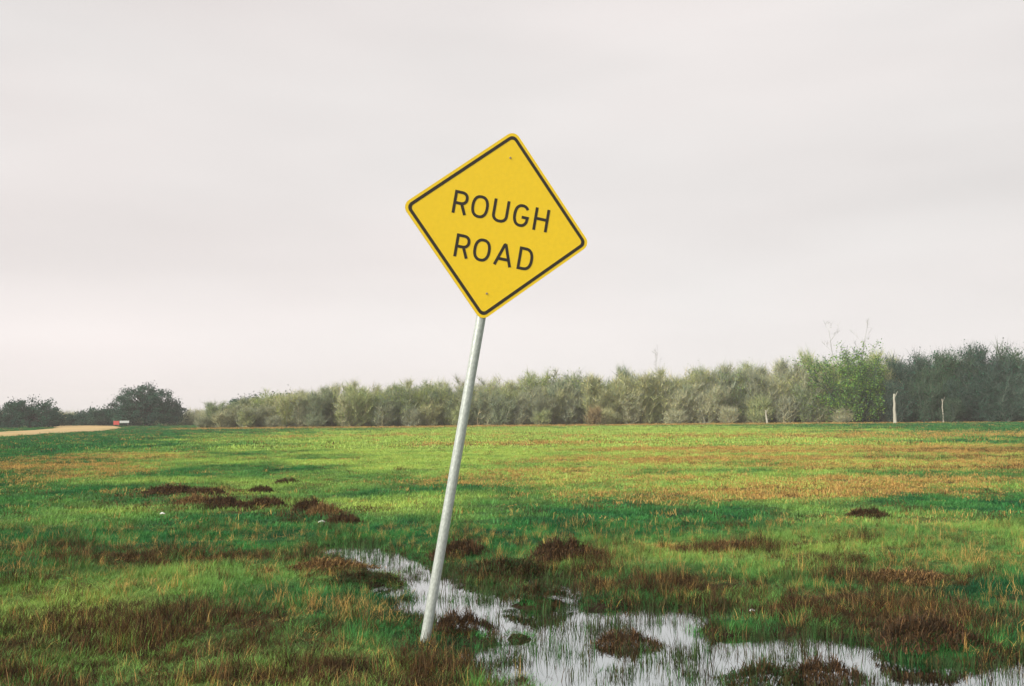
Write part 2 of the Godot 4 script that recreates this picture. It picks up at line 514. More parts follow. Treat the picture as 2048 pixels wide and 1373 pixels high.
func build_sign() -> void:
	var o := thing("road_sign", "yellow diamond warning sign reading ROUGH ROAD on a leaning galvanised post", "road sign", Vector3(-0.0858, 2.7051, -6.493))
	o.basis = Basis(Vector3(0.95822, -0.17020, -0.22989), Vector3(0.17697, 0.98418, 0.00897), Vector3(0.22472, -0.04928, 0.97318)).orthonormalized()
	var yellow := mat(Color(0.84, 0.575, 0.014), 0.42)
	yellow.albedo_texture = noise_tex(0.02, Color(0.97, 0.97, 0.96), Color(1, 1, 1), 5)
	yellow.uv1_triplanar = true
	yellow.uv1_scale = Vector3(2.5, 2.5, 2.5)
	yellow.normal_enabled = true
	yellow.normal_texture = noise_tex(0.12, Color.BLACK, Color.WHITE, 6, 512, true, 1.2)
	yellow.normal_scale = 0.12
	var black := mat(Color(0.022, 0.016, 0.010), 0.55)
	var alloy := mat(Color(0.5, 0.5, 0.49), 0.5, 0.7)
	var zinc := mat(Color(0.60, 0.64, 0.62), 0.42, 0.25)
	zinc.albedo_texture = noise_tex(0.045, Color(0.74, 0.76, 0.75), Color(1, 1, 1), 8)
	zinc.uv1_triplanar = true
	zinc.uv1_scale = Vector3(3, 1.2, 3)
	zinc.roughness_texture = noise_tex(0.03, Color(0.6, 0.6, 0.6), Color(1, 1, 1), 9)
	zinc.normal_enabled = true
	zinc.normal_texture = noise_tex(0.06, Color.BLACK, Color.WHITE, 10, 512, true, 2.0)
	zinc.normal_scale = 0.15
	var rust := mat(Color(0.33, 0.26, 0.2), 0.7, 0.3)
	# the post, a steel pipe that runs up behind the panel
	var pipe := SurfaceTool.new()
	pipe.begin(Mesh.PRIMITIVE_TRIANGLES)
	var rings := [[-3.15, 0.0], [-3.15, 0.0325], [-2.0, 0.0325], [-1.0, 0.0325], [0.525, 0.0325], [0.53, 0.031], [0.53, 0.0]]
	for i in rings.size() - 1:
		pipe.set_smooth_group(1 if i >= 1 and i < 4 else -1)
		for k in 28:
			var a0 := TAU * k / 28.0
			var a1 := TAU * (k + 1) / 28.0
			var p: float = rings[i][1]
			var q: float = rings[i + 1][1]
			quad(pipe, Vector3(cos(a0) * p, rings[i][0], sin(a0) * p), Vector3(cos(a0) * q, rings[i + 1][0], sin(a0) * q), Vector3(cos(a1) * q, rings[i + 1][0], sin(a1) * q), Vector3(cos(a1) * p, rings[i][0], sin(a1) * p))
	pipe.generate_normals()
	var post := part("post", pipe.commit(), zinc, o)
	post.position = Vector3(0, 0, -0.0345)
	# the panel: alloy blank, yellow sheeting, black border, letters, bolts
	var side := 36.0 * INCH
	var panel := part("panel", slab(rounded_square(side, 2.2 * INCH), -0.0015, 0.0015), alloy, o)
	part("yellow_face", slab(rounded_square(side - 0.0008, 2.2 * INCH), 0.0017, 0.0026), yellow, panel)
	var border := part("border", ring(rounded_square(side - 1.5 * INCH, 1.6 * INCH), rounded_square(side - 3.14 * INCH, 1.0 * INCH), 0.0, 0.0011), black, panel)
	border.position.z = 0.0029
	var text := [["R", -12.2, 0.72], ["O", -7.4, 0.72], ["U", -1.7, 0.72], ["G", 3.85, 0.72], ["H", 9.5, 0.72], ["R", -9.8, -10.25], ["O", -4.95, -10.25], ["A", 0.75, -10.25], ["D", 7.1, -10.25]]
	var cut := {}
	for t in text:
		if not cut.has(t[0]):
			cut[t[0]] = letter_mesh(t[0])
		var l := part("letter", cut[t[0]], black, panel)
		l.position = Vector3(t[1] * INCH, t[2] * INCH, 0.0029)
	for y in [18.0, -18.1]:
		var head := CylinderMesh.new()
		head.top_radius = 0.0065
		head.bottom_radius = 0.0075
		head.height = 0.006
		head.radial_segments = 6
		var b := part("bolt", head, rust, panel)
		b.rotation.x = PI / 2
		b.position = Vector3(0.13 * INCH, y * INCH, 0.0055)

# ---------------------------------------------------------------- the scene

func _ready() -> void:
	# camera
	var cam := Camera3D.new()
	cam.name = "camera"
	cam.fov = 38.05
	cam.near = 0.1
	cam.far = 2000.0
	add_child(cam)
	cam.position = Vector3(0, 1.46, 0)
	cam.rotation = Vector3(deg_to_rad(4.09), 0, deg_to_rad(-0.5))
	cam.current = true

	# sky: an even deck of thin cloud with faint long bands
	var env := Environment.new()
	env.background_mode = Environment.BG_SKY
	var sky := Sky.new()
	var pano := PanoramaSkyMaterial.new()
	pano.panorama = ImageTexture.create_from_image(cloud_deck())
	sky.sky_material = pano
	env.sky = sky
	env.tonemap_mode = Environment.TONE_MAPPER_LINEAR
	env.tonemap_exposure = EXPOSURE
	env.fog_enabled = true
	env.fog_density = 0.0006
	env.fog_light_color = Color(0.93, 0.92, 0.91)
	env.sdfgi_enabled = true
	env.ssao_enabled = true
	env.ssil_enabled = true
	var we := WorldEnvironment.new()
	we.name = "world_environment"
	we.environment = env
	add_child(we)

	# the sun behind thin cloud, high on the left and a little behind the camera
	var sun := DirectionalLight3D.new()
	sun.name = "sun"
	sun.light_energy = 0.5
	sun.light_angular_distance = 34.0
	sun.light_color = Color(1.0, 0.97, 0.91)
	sun.shadow_enabled = true
	add_child(sun)
	sun.look_at_from_position(Vector3(-0.66, 0.52, 0.54), Vector3.ZERO)

	noise_wide.seed = 11
	noise_wide.frequency = 0.035
	noise_mid.seed = 12
	noise_mid.frequency = 0.42
	noise_fine.seed = 13
	noise_fine.frequency = 1.6
	noise_patch.seed = 14
	noise_patch.frequency = 0.55
	noise_streak.seed = 15
	noise_streak.frequency = 0.16

	build_ground()
	build_road()
	build_sign()
	build_grass()
	build_tussocks()
	build_thicket()
	build_litter()
	build_barrier()

func cloud_deck() -> Image:
	var w := 1024
	var h := 512
	var n := FastNoiseLite.new()
	n.seed = 3
	n.frequency = 1.1
	n.fractal_octaves = 4
	var n2 := FastNoiseLite.new()
	n2.seed = 21
	n2.frequency = 0.9
	n2.fractal_octaves = 3
	var img := Image.create(w, h, false, Image.FORMAT_RGBF)
	for j in h:
		var el := PI / 2 - PI * (j + 0.5) / h
		var y := sin(el)
		for i in w:
			var az := (float(i) + 0.5) / w * TAU - PI
			var x := sin(az) * cos(el)
			var z := -cos(az) * cos(el)
			var k := n.get_noise_3d(x * 1.3, y * 6.5, z * 1.3)
			var t := n2.get_noise_3d(x * 1.6 + 7.0, y * 4.0, z * 1.6)
			var v := 0.805 + 0.085 * k
			# the deck thins towards the horizon all the way round
			v += 0.10 * exp(-pow((el - 0.055) / 0.075, 2.0))
			var c := Color(v * (1.015 + 0.02 * t), v * (0.965 - 0.008 * t), v * (0.95 - 0.01 * t))
			img.set_pixel(i, j, Color(c.r / EXPOSURE, c.g / EXPOSURE, c.b / EXPOSURE))
	return img

func spaced(dense_from: float, dense_to: float, step: float, lo: float, hi: float, growth: float) -> PackedFloat32Array:
	var out := PackedFloat32Array()
	var back := []
	var p := dense_from
	var s := step
	while p > lo:
		s *= growth
		p -= s
		back.append(p)
	back.reverse()
	for q in back:
		out.append(q)
	p = dense_from
	while p < dense_to:
		out.append(p)
		p += step
	s = step
	while p < hi:
		out.append(p)
		s *= growth
		p += s
	out.append(p)
	return out

func build_ground() -> void:
	var xs := spaced(-5.0, 6.0, 0.06, -420.0, 420.0, 1.075)
	var zs := spaced(-12.5, -4.2, 0.06, -520.0, 60.0, 1.06)
	var nx := xs.size()
	var nz := zs.size()
	var v := PackedVector3Array()
	var c := PackedColorArray()
	var nrm := PackedVector3Array()
	var idx := PackedInt32Array()
	var mud := Color(0.040, 0.030, 0.020)
	var dead := Color(0.13, 0.085, 0.04)
	for j in nz:
		for i in nx:
			var x := xs[i]
			var z := zs[j]
			v.append(Vector3(x, land(x, z), z))
			var e := 0.06
			nrm.append(Vector3(land(x - e, z) - land(x + e, z), 2.0 * e, land(x, z - e) - land(x, z + e)).normalized())
			var col := green_at(x, z) * 0.55
			col = col.lerp(dead, straw_share(x, z)).lerp(Color(0.055, 0.036, 0.02), brown_share(x, z))
			col = col.lerp(mud, smoothstep(0.02, 0.3, wetness(x, z)))
			c.append(Color(col.r, col.g, col.b))
			if i < nx - 1 and j < nz - 1:
				var a := j * nx + i
				idx.append_array(PackedInt32Array([a, a + 1, a + nx, a + 1, a + nx + 1, a + nx]))
	var m := mat(Color(1, 1, 1), 0.95, 0.0, true)
	m.albedo_texture = noise_tex(0.06, Color(0.7, 0.7, 0.68), Color(1, 1, 1), 30)
	m.uv1_triplanar = true
	m.uv1_world_triplanar = true
	m.uv1_scale = Vector3(0.9, 0.9, 0.9)
	var g := part("ground", array_mesh(v, c, idx, nrm), m, self)
	g.set_meta("kind", "structure")
	g.set_meta("label", "wet meadow soil under the grass")

	# standing water in the hollows
	var wm := mat(Color(0.56, 0.62, 0.63), 0.03, 1.0)
	wm.normal_enabled = true
	wm.normal_texture = noise_tex(0.02, Color.BLACK, Color.WHITE, 31, 512, true, 1.0)
	wm.normal_scale = 0.06
	wm.uv1_triplanar = true
	wm.uv1_world_triplanar = true
	wm.uv1_scale = Vector3(1.2, 1.2, 1.2)
	var wst := SurfaceTool.new()
	wst.begin(Mesh.PRIMITIVE_TRIANGLES)
	quad(wst, Vector3(-3.4, WATER_LEVEL, -14.4), Vector3(-3.4, WATER_LEVEL, -3.6), Vector3(7.2, WATER_LEVEL, -3.6), Vector3(7.2, WATER_LEVEL, -14.4))
	wst.generate_normals()
	var water := part("water", wst.commit(), wm, self)
	water.set_meta("kind", "structure")
	water.set_meta("label", "still water standing in the ditch")

func build_road() -> void:
	var line := [Vector2(-37, 60), Vector2(-38.5, 0), Vector2(-41.0, -40), Vector2(-45.5, -79), Vector2(-49.5, -108), Vector2(-59.5, -140), Vector2(-75, -172), Vector2(-98, -200), Vector2(-140, -225)]
	var curve := Curve2D.new()
	for i in line.size():
		var d: Vector2 = (line[mini(i + 1, line.size() - 1)] - line[maxi(i - 1, 0)]) * 0.17
		curve.add_point(line[i], -d, d)
	var pts := curve.tessellate_even_length(5, 3.0)
	var v := PackedVector3Array()
	var idx := PackedInt32Array()
	var c := PackedColorArray()
	var prof := [[-5.0, -0.15], [-3.7, 0.12], [-1.8, 0.17], [0.0, 0.19], [1.8, 0.17], [3.7, 0.12], [5.0, -0.15]]
	rng.seed = 60
	for i in pts.size():
		var d := (pts[mini(i + 1, pts.size() - 1)] - pts[maxi(i - 1, 0)]).normalized()
		var s := Vector2(-d.y, d.x)
		for k in prof.size():
			var q: Vector2 = pts[i] + s * (prof[k][0] + noise_mid.get_noise_2d(i * 3.0, k * 40.0) * 0.5)
			v.append(Vector3(q.x, prof[k][1] + 0.05 * noise_wide.get_noise_2d(q.x, q.y), q.y))
			c.append(vary(Color(0.44, 0.33, 0.17), 0.12))
		if i:
			for k in prof.size() - 1:
				var a := (i - 1) * prof.size() + k
				var b := a + prof.size()
				idx.append_array(PackedInt32Array([a, b, a + 1, a + 1, b, b + 1]))
	var m := mat(Color(1, 1, 1), 0.95, 0.0, true)
	var r := part("dirt_road", array_mesh(v, c, idx), m, self)
	r.set_meta("kind", "structure")
	r.set_meta("label", "tan dirt road curving away on the left")

func near_road(x: float, z: float) -> bool:
	if x > -30.0:
		return false
	var t := -z
	var cx := -38.5
	var table := [[0.0, -38.5], [40.0, -41.0], [79.0, -45.5], [108.0, -49.5], [140.0, -59.5], [172.0, -75.0], [205.0, -104.0]]
	for i in table.size() - 1:
		if t >= table[i][0] and t <= table[i + 1][0]:
			cx = lerpf(table[i][1], table[i + 1][1], (t - table[i][0]) / (table[i + 1][0] - table[i][0]))
	return absf(x - cx) < 5.0

func build_grass() -> void:
	# shapes 0-2 near, 3-4 middle, 5-6 far
	var fine := [
		tuft_mesh(101, 18, 0.06, 0.062, 0.0032, 0.9, 0.35), tuft_mesh(102, 20, 0.07, 0.05, 0.0032, 1.2, 0.35), tuft_mesh(103, 14, 0.05, 0.085, 0.0034, 0.8, 0.35),
		tuft_mesh(104, 28, 0.15, 0.07, 0.008, 0.8, 0.35), tuft_mesh(105, 28, 0.16, 0.06, 0.0085, 1.1, 0.35),
		tuft_mesh(106, 34, 0.45, 0.095, 0.024, 0.8, 0.35), tuft_mesh(107, 34, 0.5, 0.08, 0.026, 1.0, 0.35)]
	var dry := [
		tuft_mesh(111, 16, 0.06, 0.075, 0.0030, 1.1, 0.45), tuft_mesh(112, 18, 0.07, 0.055, 0.0030, 1.5, 0.45), tuft_mesh(113, 11, 0.05, 0.115, 0.0030, 0.9, 0.45),
		tuft_mesh(114, 24, 0.15, 0.08, 0.0075, 1.0, 0.4), tuft_mesh(115, 24, 0.16, 0.065, 0.008, 1.3, 0.4),
		tuft_mesh(116, 32, 0.45, 0.11, 0.022, 1.0, 0.4), tuft_mesh(117, 32, 0.5, 0.095, 0.024, 1.2, 0.4)]
	rng.seed = 700
	var zones := [[-4.3, -13.0, 620.0, 0, 3], [-13.0, -42.0, 85.0, 3, 2], [-42.0, -128.0, 7.0, 5, 2], [-128.0, -205.0, 4.0, 5, 2]]
	var straw := Color(0.48, 0.315, 0.10)
	var sedge := Color(0.06, 0.038, 0.02)
	for zone in zones:
		var z0: float = zone[0]
		var z1: float = zone[1]
		var area := 0.56 * (z1 * z1 - z0 * z0) + 4.0 * (z0 - z1)
		var count := int(area * zone[2])
		for i in count:
			# even over the ground: the strip widens with distance
			var z := -sqrt(rng.randf_range(z0 * z0, z1 * z1))
			var x := rng.randf_range(-1.0, 1.0) * (0.56 * -z + 2.0)
			if zone[3] == 5 and (near_road(x, z) or (z < -128.0 and x > -30.0)):
				continue
			var wet := wetness(x, z) if z > -15.0 else 0.0
			var y := land(x, z)
			if y < WATER_LEVEL - 0.018:
				continue
			var br := brown_share(x, z)
			var sr := straw_share(x, z)
			var k: int = zone[3] + rng.randi() % int(zone[4])
			var u := clampf(1.0 + 1.3 * noise_mid.get_noise_2d(x * 2.2, z * 2.2) + 0.7 * noise_fine.get_noise_2d(x + 5.0, z), 0.3, 2.6)
			var pick := rng.randf()
			if pick < br * 0.72:
				var hgt := u * rng.randf_range(0.8, 1.5)
				var col := sedge.lerp(Color(0.26, 0.16, 0.065), pow(rng.randf(), 2.2))
				if rng.randf() < 0.12:
					col = Color(0.016, 0.012, 0.009)
				sow("dead_sedge", k, Vector3(x, y, z), Vector3(1, hgt, 1) * rng.randf_range(0.85, 1.25), vary(col, 0.3), 0.3)
				if zone[3] == 0:
					sow("dead_sedge", rng.randi() % 3, Vector3(x + rng.randf_range(-0.05, 0.05), y, z + rng.randf_range(-0.05, 0.05)), Vector3(1, hgt * 0.8, 1) * rng.randf_range(0.85, 1.25), vary(sedge, 0.4), 0.4)
			elif pick < br * 0.72 + sr * 0.85:
				sow("straw_grass", k, Vector3(x, y, z), Vector3(1, u * rng.randf_range(0.7, 1.2), 1) * rng.randf_range(0.8, 1.25), vary(straw, 0.28), 0.4)
			else:
				var s := rng.randf_range(0.75, 1.25)
				sow("green_grass", k, Vector3(x, y, z), Vector3(s, s * u * rng.randf_range(0.7, 1.3), s), vary(green_at(x, z), 0.28), 0.25)
				if zone[3] == 0 and rng.randf() < 0.035:
					sow("straw_grass", 2, Vector3(x, y, z), Vector3(0.7, rng.randf_range(0.8, 1.5), 0.7), vary(straw, 0.35), 0.5)
	# rank growth along the water's edge
	for i in 45000:
		var x := rng.randf_range(-3.4, 6.2)
		var z := rng.randf_range(-14.3, -4.2)
		if absf(x) > 0.56 * -z + 1.6 or wetness(x, z) < 0.015:
			continue
		var y := land(x, z)
		if y < WATER_LEVEL - 0.012 or y > WATER_LEVEL + 0.035:
			continue
		var s := rng.randf_range(0.8, 1.4)
		var b := noise_patch.get_noise_2d(x * 2.0, z * 2.0) + rng.randf_range(-0.4, 0.4)
		if b > 0.0 if x < 0.6 else b > 0.22:
			sow("green_grass", rng.randi() % 3, Vector3(x, y, z), Vector3(s, s * rng.randf_range(0.6, 1.25), s), vary(green_at(x, z), 0.3), 0.35)
		else:
			sow("dead_sedge", rng.randi() % 3, Vector3(x, y, z), Vector3(s, s * rng.randf_range(0.6, 1.2), s), vary(Color(0.03, 0.022, 0.013).lerp(Color(0.15, 0.09, 0.04), pow(rng.randf(), 2.5)), 0.3), 0.45)
	# upright blades standing in the water
	var reed := [tuft_mesh(121, 7, 0.05, 0.11, 0.0042, 0.28, 0.3), tuft_mesh(122, 5, 0.06, 0.15, 0.0040, 0.35, 0.3), tuft_mesh(123, 9, 0.05, 0.075, 0.0042, 0.4, 0.3)]
	for i in 110000:
		var x := rng.randf_range(-3.2, 6.0)
		var z := rng.randf_range(-14.2, -4.2)
		if absf(x) > 0.56 * -z + 1.6 or wetness(x, z) < 0.03:
			continue
		var y := land(x, z)
		if y > WATER_LEVEL + 0.003:
			continue
		var clump := 1.3 * noise_mid.get_noise_2d(x * 3.4 + 31.0, z * 3.4) + 0.8 * noise_fine.get_noise_2d(x * 1.6, z * 1.6)
		var shallow := smoothstep(-0.10, -0.045, y)
		if rng.randf() > clampf(0.20 + clump * 0.95 + shallow * 0.35, 0.03, 1.0) * 0.7:
			continue
		var col := Color(0.045, 0.13, 0.04).lerp(Color(0.05, 0.035, 0.02), clampf(0.45 + rng.randfn() * 0.35 + brown_share(x, z) * 0.3, 0.0, 1.0))
		var s := rng.randf_range(0.6, 1.25)
		sow("water_grass", rng.randi() % 3, Vector3(x, WATER_LEVEL - 0.012, z), Vector3(s, s * rng.randf_range(0.7, 1.3), s), vary(col, 0.35), 0.2)
	var gm := mat(Color(1, 1, 1), 0.6, 0.0, true)
	gm.backlight_enabled = true
	gm.backlight = Color(0.55, 0.6, 0.4)
	var dm := mat(Color(1, 1, 1), 0.8, 0.0, true)
	dm.backlight_enabled = true
	dm.backlight = Color(0.35, 0.32, 0.25)
	grow("green_grass", "short green winter grass covering the meadow", "grass", fine, gm)
	grow("straw_grass", "dry tan grass in patches across the meadow", "grass", dry, dm)
	grow("dead_sedge", "dark brown dead sedge along the wet ground", "sedge", dry, dm)
	grow("water_grass", "thin blades of grass standing in the ditch water", "grass", reed, gm)

# A hummock of dead sedge: a low mound of earth under a dense drooping mop of blades.
func tussock_shape(sd: int, cols: Array) -> Array:
	rng.seed = sd
	var v := PackedVector3Array()
	var c := PackedColorArray()
	var ragged := FastNoiseLite.new()
	ragged.seed = sd
	ragged.frequency = 1.1
	for i in 1900:
		var a := rng.randf() * TAU
		var r := sqrt(rng.randf()) * (1.0 + 0.7 * ragged.get_noise_2d(cos(a), sin(a)))
		var lump := 1.0 + 0.9 * ragged.get_noise_2d(cos(a) * r * 2.5 + 9.0, sin(a) * r * 2.5)
		var p := Vector3(cos(a) * r * 0.46, 0.11 * maxf(0.0, 1.0 - r * r) * lump - 0.02, sin(a) * r * 0.46)
		var h := rng.randf_range(0.05, 0.13) * (1.1 - 0.45 * r) * lump
		var b := rng.randf() * TAU
		var out := Vector3(cos(b), 0, sin(b)) * h * rng.randf_range(0.3, 1.6)
		var side := Vector3(-sin(b), 0, cos(b)) * rng.randf_range(0.002, 0.0045)
		var m := p + Vector3(0, h * 0.75, 0) + out * 0.4
		var t := p + Vector3(0, h * rng.randf_range(0.4, 1.0), 0) + out
		var col := vary(cols[rng.randi() % cols.size()], 0.4)
		for q in [p - side, m - side, p + side, p + side, m - side, m + side, m - side, t, m + side]:
			v.append(q)
			c.append(col)
	var mv := PackedVector3Array()
	var mc := PackedColorArray()
	for i in 16:
		for k in 5:
			var quad_points := []
			for e in [[i, k], [i + 1, k], [i + 1, k + 1], [i, k + 1]]:
				var a: float = TAU * e[0] / 16.0
				var r: float = e[1] / 5.0
				quad_points.append(Vector3(cos(a) * r * 0.36, 0.045 * (1.0 - r * r) - 0.05 - 0.06 * r, sin(a) * r * 0.36))
			for j in [0, 1, 2, 0, 2, 3]:
				mv.append(quad_points[j])
				mc.append(Color(0.03, 0.022, 0.014))
	return [array_mesh(mv, mc), array_mesh(v, c)]

func build_tussocks() -> void:
	var dark := [Color(0.05, 0.032, 0.02), Color(0.075, 0.045, 0.025), Color(0.035, 0.028, 0.018), Color(0.12, 0.07, 0.035)]
	var tan_ := [Color(0.16, 0.10, 0.045), Color(0.24, 0.15, 0.06), Color(0.08, 0.05, 0.028)]
	var mossy := [Color(0.05, 0.04, 0.02), Color(0.035, 0.075, 0.03), Color(0.07, 0.045, 0.022)]
	var shapes := [tussock_shape(301, dark), tussock_shape(302, dark), tussock_shape(303, tan_), tussock_shape(304, mossy)]
	var m := mat(Color(1, 1, 1), 0.85, 0.0, true)
	# x, z, width, depth, height, shape, label
	var list := [
		[-6.4, -18.9, 1.5, 0.8, 1.0, 0, "wide dark sedge hummock, farthest left of the dark mounds"],
		[-5.6, -18.4, 0.9, 0.7, 0.9, 1, "dark sedge hummock touching the right of the leftmost wide mound"],
		[-5.2, -16.5, 0.9, 0.7, 1.1, 2, "tan topped sedge hummock in front of the leftmost dark mounds"],
		[-4.6, -15.9, 1.0, 0.6, 1.1, 0, "blackish sedge hummock right of the tan topped mound"],
		[-4.0, -16.2, 0.9, 0.6, 1.15, 1, "dark sedge hummock in the middle of the row of mounds"],
		[-3.15, -15.5, 0.7, 0.6, 1.2, 0, "dark brown sedge hummock, upper one of the right hand mounds"],
		[-2.75, -14.6, 0.7, 0.5, 1.15, 2, "reddish brown sedge hummock beside the white scrap"],
		[-2.3, -13.6, 0.6, 0.5, 1.0, 1, "dark sedge hummock at the right end of the row of mounds"],
		[-4.85, -19.3, 0.6, 0.5, 0.9, 1, "small dark sedge hummock behind the row of mounds"],
		[-4.9, -21.8, 0.8, 0.5, 0.8, 0, "small dark sedge hummock farthest out in the meadow"],
		[-0.55, -10.3, 0.7, 0.5, 1.1, 1, "dark brown sedge hummock just behind the sign post"],
		[0.5, -10.0, 0.8, 0.6, 1.1, 0, "dark brown sedge hummock behind the pool, right of the post"],
		[-1.75, -9.35, 0.9, 0.4, 0.6, 2, "tan sedge hummock left of the narrow end of the pool"],
		[-1.35, -8.9, 0.7, 0.35, 0.5, 3, "mossy sedge hummock beside the narrow water left of the post"],
		[-0.1, -9.3, 1.0, 0.5, 0.7, 3, "low mossy sedge hummock at the far edge of the pool"],
		[2.3, -10.7, 0.9, 0.5, 0.6, 2, "flat brown clump of dead grass in the meadow right of the pool"],
		[4.9, -13.9, 0.8, 0.6, 0.8, 0, "isolated dark hummock in the green grass at far right"],
		[3.3, -8.65, 1.1, 0.6, 0.6, 2, "flat pinkish brown clump of dead stems at the right bank"],
		[-0.36, -6.85, 0.5, 0.35, 0.8, 0, "small black sedge hummock at the foot of the post"],
		[0.18, -7.9, 0.6, 0.35, 0.7, 3, "small mossy hummock standing in the pool beyond the post"],
		[0.72, -6.55, 0.55, 0.3, 0.6, 0, "low dark hummock in the middle of the pool"],
		[1.38, -5.65, 0.6, 0.4, 0.7, 3, "green and brown hummock in the nearest part of the pool"],
		[1.75, -5.72, 0.5, 0.35, 0.7, 0, "blackish hummock right of the green one in the near pool"],
		[2.55, -6.3, 0.8, 0.6, 0.9, 0, "broad black hummock dividing the pool at lower right"],
	]
	rng.seed = 310
	for t in list:
		var o := thing("sedge_tussock", t[6], "tussock", Vector3(t[0], maxf(land(t[0], t[1]), WATER_LEVEL - 0.01), t[1]), rng.randf_range(-0.3, 0.3), "sedge hummocks along the ditch")
		o.scale = Vector3(t[2], t[4] * 0.8, t[3])
		part("mound", shapes[t[5]][0], m, o)
		part("blades", shapes[t[5]][1], m, o)

func build_thicket() -> void:
	var grey := [Color(0.45, 0.46, 0.31), Color(0.36, 0.39, 0.27), Color(0.54, 0.50, 0.29), Color(0.22, 0.26, 0.20)]
	var olive := [Color(0.41, 0.45, 0.13), Color(0.31, 0.38, 0.14), Color(0.47, 0.44, 0.15), Color(0.23, 0.30, 0.15)]
	var lime := [Color(0.32, 0.40, 0.085), Color(0.24, 0.35, 0.085), Color(0.38, 0.40, 0.11)]
	var dimmed_teal := [Color(0.032, 0.10, 0.066), Color(0.05, 0.13, 0.08), Color(0.025, 0.075, 0.055)]  # foliage colour with the dimming towards the right edge put in
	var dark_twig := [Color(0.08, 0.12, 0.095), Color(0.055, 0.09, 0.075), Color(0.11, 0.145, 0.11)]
	var bright := [Color(0.12, 0.25, 0.045), Color(0.19, 0.31, 0.045), Color(0.08, 0.19, 0.06)]
	var m := mat(Color(1, 1, 1), 0.9, 0.0, true)
	var lm := mat(Color(1, 1, 1), 0.75, 0.0, true)
	lm.backlight_enabled = true
	lm.backlight = Color(0.4, 0.42, 0.3)
	var tints := []
	for t in [Color(1.0, 1.0, 1.0), Color(0.62, 0.72, 0.72), Color(0.95, 0.96, 0.8), Color(0.8, 0.9, 0.66), Color(0.72, 0.76, 0.8)]:
		var k: StandardMaterial3D = lm.duplicate()
		k.albedo_color = t.linear_to_srgb()
		tints.append(k)
	var greys := []
	var yellows := []
	var dimmed := []
	var lows := []
	for i in 5:
		greys.append(brush_shape(200 + i, 5.0, 2.2, 8, 2000, 0.09, grey, olive, 5200))
	for i in 4:
		yellows.append(brush_shape(220 + i, 5.0, 2.3, 8, 3600, 0.10, grey, lime, 3600))
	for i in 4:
		dimmed.append(brush_shape(240 + i, 5.0, 2.3, 8, 3400, 0.11, dark_twig, dimmed_teal, 3400))
	for i in 3:
		lows.append(brush_shape(250 + i, 2.4, 1.7, 9, 900, 0.08, grey, olive, 2400))
	rng.seed = 900
	var hx := [-42.0, -36.0, -28.0, -20.0, 0.0, 17.0, 28.0, 36.0, 44.0, 50.0, 57.0, 90.0]
	var hh := [2.2, 3.7, 4.6, 5.3, 6.0, 6.5, 7.1, 7.5, 8.3, 8.0, 8.6, 8.6]
	for row in 4:
		var x := -39.0 + row * 0.8
		while x < 80.0:
			var h := 4.0
			for i in hx.size() - 1:
				if x >= hx[i] and x <= hx[i + 1]:
					h = lerpf(hh[i], hh[i + 1], (x - hx[i]) / (hx[i + 1] - hx[i]))
			h *= [rng.randf_range(0.22, 0.5), rng.randf_range(0.6, 0.98), rng.randf_range(0.8, 1.08), rng.randf_range(0.86, 1.14)][row]
			var z := -124.0 + maxf(0.0, x - 35.0) * 0.45 - row * 2.3 + rng.randf_range(-1.8, 1.8)
			var place := "in the thicket right of the bright green tree"
			if x < -27.0:
				place = "at the left end of the thicket"
			elif x < -7.0:
				place = "in the thicket left of the sign post"
			elif x < 12.0:
				place = "in the thicket just right of the sign post"
			elif x < 30.0:
				place = "in the middle of the thicket right of the post"
			elif x < 48.0:
				place = "around the bright green tree"
			elif x > 60.0:
				place = "at the far right end of the thicket"
			var pick := greys
			var kind := "grey twiggy tree"
			if rng.randf() < smoothstep(42.0, 49.0, x + rng.randf_range(-3.0, 3.0)):  # light falloff at the right, painted as darker trees
				pick = dimmed
				kind = "bushy tree painted dim bluish green"
			elif rng.randf() < (0.55 if x < -5.0 else 0.25):
				pick = yellows
				kind = "yellowish olive leafy tree"
			var s := h / 5.0
			var group := "thicket trees across the field"
			if row == 0:
				if pick != dimmed:
					pick = lows
					kind = "low grey shrub"
					s = h / 2.4
				else:
					kind = "low bush painted dim"
			else:
				kind = ["", "front row ", "second row ", "rearmost "][row] + kind
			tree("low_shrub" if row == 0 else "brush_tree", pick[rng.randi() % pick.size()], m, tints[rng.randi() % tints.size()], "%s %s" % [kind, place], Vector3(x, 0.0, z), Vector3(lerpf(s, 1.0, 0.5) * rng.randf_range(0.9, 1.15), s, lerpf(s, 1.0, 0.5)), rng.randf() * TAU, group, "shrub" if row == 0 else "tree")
			x += rng.randf_range(1.2, 2.1) if row else rng.randf_range(2.0, 9.0)
	# the tall leafy one that stands out
	var green_tree := brush_shape(260, 8.5, 4.4, 13, 15000, 0.14, dark_twig, bright, 3400)
	tree("brush_tree", green_tree, m, lm, "tallest bright green tree rising above the grey thicket at right", Vector3(41.6, 0, -121.2), Vector3(1.4, 1.08, 1.0), 0.4)
	# leafless crowns that reach above it
	var pale := Color(0.36, 0.37, 0.36)
	tree("bare_tree", bare_shape(270, 12.5, -0.04, pale), m, m, "tall leafless tree standing up left of the bright green crown", Vector3(43.6, 0, -133.0), Vector3.ONE, 0.0)
	tree("bare_tree", bare_shape(271, 12.3, 0.14, pale), m, m, "tall leafless tree leaning right above the bright green crown", Vector3(46.3, 0, -133.5), Vector3.ONE, 0.0)
	tree("bare_tree", bare_shape(272, 11.5, -0.08, pale), m, m, "tall leafless tree above the dark trees at the right edge", Vector3(68.5, 0, -128.0), Vector3.ONE, 0.0)
	tree("bare_tree", bare_shape(273, 9.5, 0.0, pale), m, m, "thin leafless tree above the middle of the thicket", Vector3(19.5, 0, -134.0), Vector3(0.7, 1, 0.7), 0.0)
